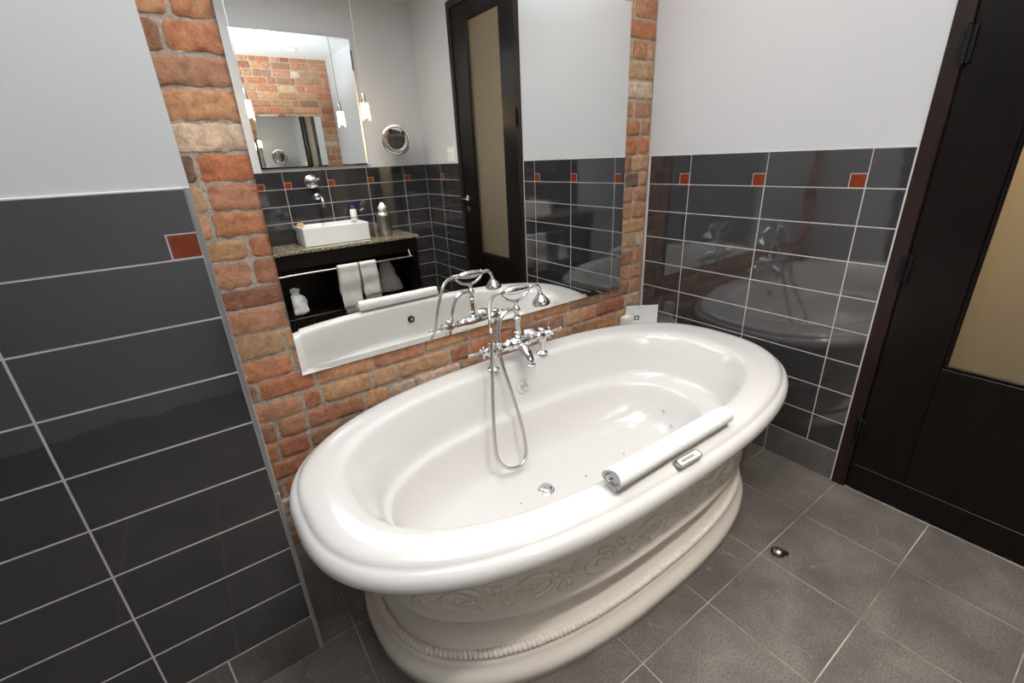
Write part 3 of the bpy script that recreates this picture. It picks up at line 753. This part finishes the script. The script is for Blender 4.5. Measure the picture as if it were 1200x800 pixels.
# crumpled plastic bag: wide at the foot, pinched towards the rail
b = MB(); rings = []
for k in range(15):
    t = k / 14; w_ = .125 * (1 - .62 * t) * (math.sin(min(t / .1, 1) * PI / 2)); cx_ = -.565 - .045 * t
    rings.append([(cx_ + w_ * (1 + .2 * noise.noise(Vector((math.cos(a_) * 3, math.sin(a_) * 3, t * 6)))) * math.cos(a_), -2.50 + .06 * (1 - .5 * t) * (1 + .25 * noise.noise(Vector((math.cos(a_) * 4 + 5, math.sin(a_) * 4, t * 7)))) * math.sin(a_) * math.sin(min(t / .1, 1) * PI / 2), .2405 + .30 * t) for a_ in [2 * PI * i / 44 for i in range(44)]])
b.loft(rings, cap0=True, cap1=True); tag(b.build('plastic_bag', 'plastic_bag', angle=50), 'crumpled grey see-through bag on the right of the vanity shelf', 'bag')

# shaving mirror
sm = thing('shaving_mirror', (-.33, YB, 1.575), 'round chrome magnifying mirror on a wall arm beside the vanity mirror', 'mirror')
ctr = Vector((-.335, -2.50, 1.573)); axm = Vector((-.25, 1, -.05)).normalized()
b = MB(); b.lathe([(.118, -.010), (.124, -.006), (.124, .006), (.116, .010), (.100, .011), (.098, .006)], ctr, axm, seg=40, cap=True); b.build('mirror_rim', 'chrome', sm)
b = MB(); b.lathe([(.0975, .0065), (.07, .0022), (.04, .0002), (.0, -.0004)][::1], ctr + axm * .003, axm, seg=40, cap=False); b.build('mirror_glass', 'mirror', sm)
b = MB(); b.lathe([(.032, 0), (.032, .006), (.014, .012), (.010, .05)], (-.33, YB - .0005, 1.56), (0, 1, 0)); b.tube(smooth_path([(-.33, YB + .04, 1.56), (-.30, YB + .09, 1.562), (-.325, YB + .14, 1.570), ctr - axm * .012]), .008); b.build('swing_arm', 'chrome', sm)
# switch
sw = thing('light_switch', (0, -2.126, 1.44), 'cream wall switch plate above the tiles beside the door', 'switch')
b = MB(); b.box((-.006, -2.192, 1.375), (.001, -2.068, 1.490), .002, 0, 2); b.build('plate', 'white_plastic', sw, smooth=False)
for y in (-2.155, -2.105):
    b = MB(); b.box((-.011, y - .013, 1.413), (-.0055, y + .013, 1.452), .002); b.build('rocker', 'white_plastic', sw, smooth=False)

# pendants
def pendant(x, y, label):
    p_ = thing('pendant_lamp', (x, y, CEIL), label, 'lamp', 'pendants over the vanity')
    b = MB(); b.lathe([(.045, 0), (.045, -.018), (.010, -.024)], (x, y, CEIL)); b.build('ceiling_rose', 'chrome', p_)
    b = MB(); b.tube([(x, y, CEIL - .02), (x, y, 1.900)], .0032, 8); b.build('cord', 'cord', p_)
    b = MB(); b.lathe([(.004, .078), (.010, .07), (.014, .055), (.015, .02), (.018, .0)], (x, y, 1.838)); so = b.build('socket', 'steel', p_)
    b = MB(); b.lathe([(.010, 0), (.015, -.010), (.021, -.030), (.022, -.085), (.017, -.102), (.004, -.108)], (x, y, 1.838)); b.build('bulb', 'bulb', so)
    b = MB(); b.lathe([(.0, -.124), (.030, -.124), (.032, -.120), (.029, -.0), (.017, .004)], (x, y, 1.838), cap=False); b.build('glass_shade', 'thin_glass', p_)
pendant(-1.475, -2.33, 'left glowing pendant lamp hanging near the edge of the big mirror')
pendant(-.635, -2.33, 'right glowing pendant lamp hanging beside the round chrome mirror')

# ------------------------------------------------------------------ lights
def downlight(x, y, label, e, r=.075, col=(1, .965, .93), spread=150):
    t = thing('recessed_downlight', (x, y, CEIL), label, 'ceiling light', 'recessed downlights')
    b = MB(); b.lathe([(.062, -.001), (.085, -.001), (.085, -.004), (.064, -.009), (.060, -.004)], (x, y, CEIL), cap=False, seg=32); b.build('trim_ring', 'white_trim', t)
    b = MB(); b.lathe([(.0, -.003), (.061, -.003)], (x, y, CEIL), cap=False, seg=32); b.build('lens', 'lens', t)
    l = bpy.data.lights.new('downlight', 'AREA'); l.shape = 'DISK'; l.size = r * 2; l.energy = e; l.color = col; l.spread = math.radians(spread)
    lo = bpy.data.objects.new('downlight_beam', l); C.objects.link(lo); lo.location = (x, y, CEIL - .012)
DL = [(-.54, -.51, 'recessed ceiling light above the right end of the tub', 4), (-1.50, -.75, 'recessed ceiling light above the left end of the tub', 3.5),
      (-1.04, -1.80, 'recessed ceiling light in the middle of the room', 17, .075, (1, .93, .84), 95)]
for q in DL: downlight(*q)
l = bpy.data.lights.new('corridor_lamp', 'POINT'); l.shadow_soft_size = .15; l.energy = 30; l.color = (1, .78, .52)
lo = bpy.data.objects.new('corridor_lamp', l); C.objects.link(lo); lo.location = (.42, -.50, 1.80)
# the photographer's flash, bounced off the ceiling
l = bpy.data.lights.new('bounced_flash', 'SPOT'); l.energy = 700; l.color = (.88, .94, 1); l.spot_size = math.radians(100); l.spot_blend = .6; l.shadow_soft_size = .04
lo = bpy.data.objects.new('bounced_flash', l); C.objects.link(lo); lo.location = (-2.05, -1.72, 1.55)
lo.rotation_euler = (Vector((-1.62, -1.22, CEIL)) - lo.location).to_track_quat('-Z', 'Y').to_euler()
w = bpy.data.worlds.new('w'); bpy.context.scene.world = w; w.use_nodes = True
w.node_tree.nodes['Background'].inputs[0].default_value = (.9, .95, 1, 1); w.node_tree.nodes['Background'].inputs[1].default_value = .3

# ------------------------------------------------------------------ camera
yaw, pit, rol = 0.60110431, -0.38342647, -0.04910146
F = Vector((math.sin(yaw) * math.cos(pit), math.cos(yaw) * math.cos(pit), math.sin(pit)))
Rt = Vector((math.cos(yaw), -math.sin(yaw), 0)); U = Rt.cross(F)
R2 = Rt * math.cos(rol) + U * math.sin(rol); U2 = -Rt * math.sin(rol) + U * math.cos(rol)
cam = bpy.data.cameras.new('camera'); co = bpy.data.objects.new('camera', cam); C.objects.link(co)
mw = Matrix((( R2.x, U2.x, -F.x, -2.06078), (R2.y, U2.y, -F.y, -1.6580), (R2.z, U2.z, -F.z, 1.39083), (0, 0, 0, 1)))
co.matrix_world = mw
cam.sensor_width = 36; cam.lens = 36 * 535.774 / 1200; cam.clip_start = .02
sc = bpy.context.scene; sc.camera = co
sc.view_settings.view_transform = 'Standard'; sc.view_settings.look = 'None'; sc.view_settings.exposure = -.33; sc.view_settings.gamma = 1
sc.view_settings.use_curve_mapping = False
sc.cycles.max_bounces = 14; sc.cycles.glossy_bounces = 10; sc.cycles.diffuse_bounces = 6; sc.cycles.transmission_bounces = 8
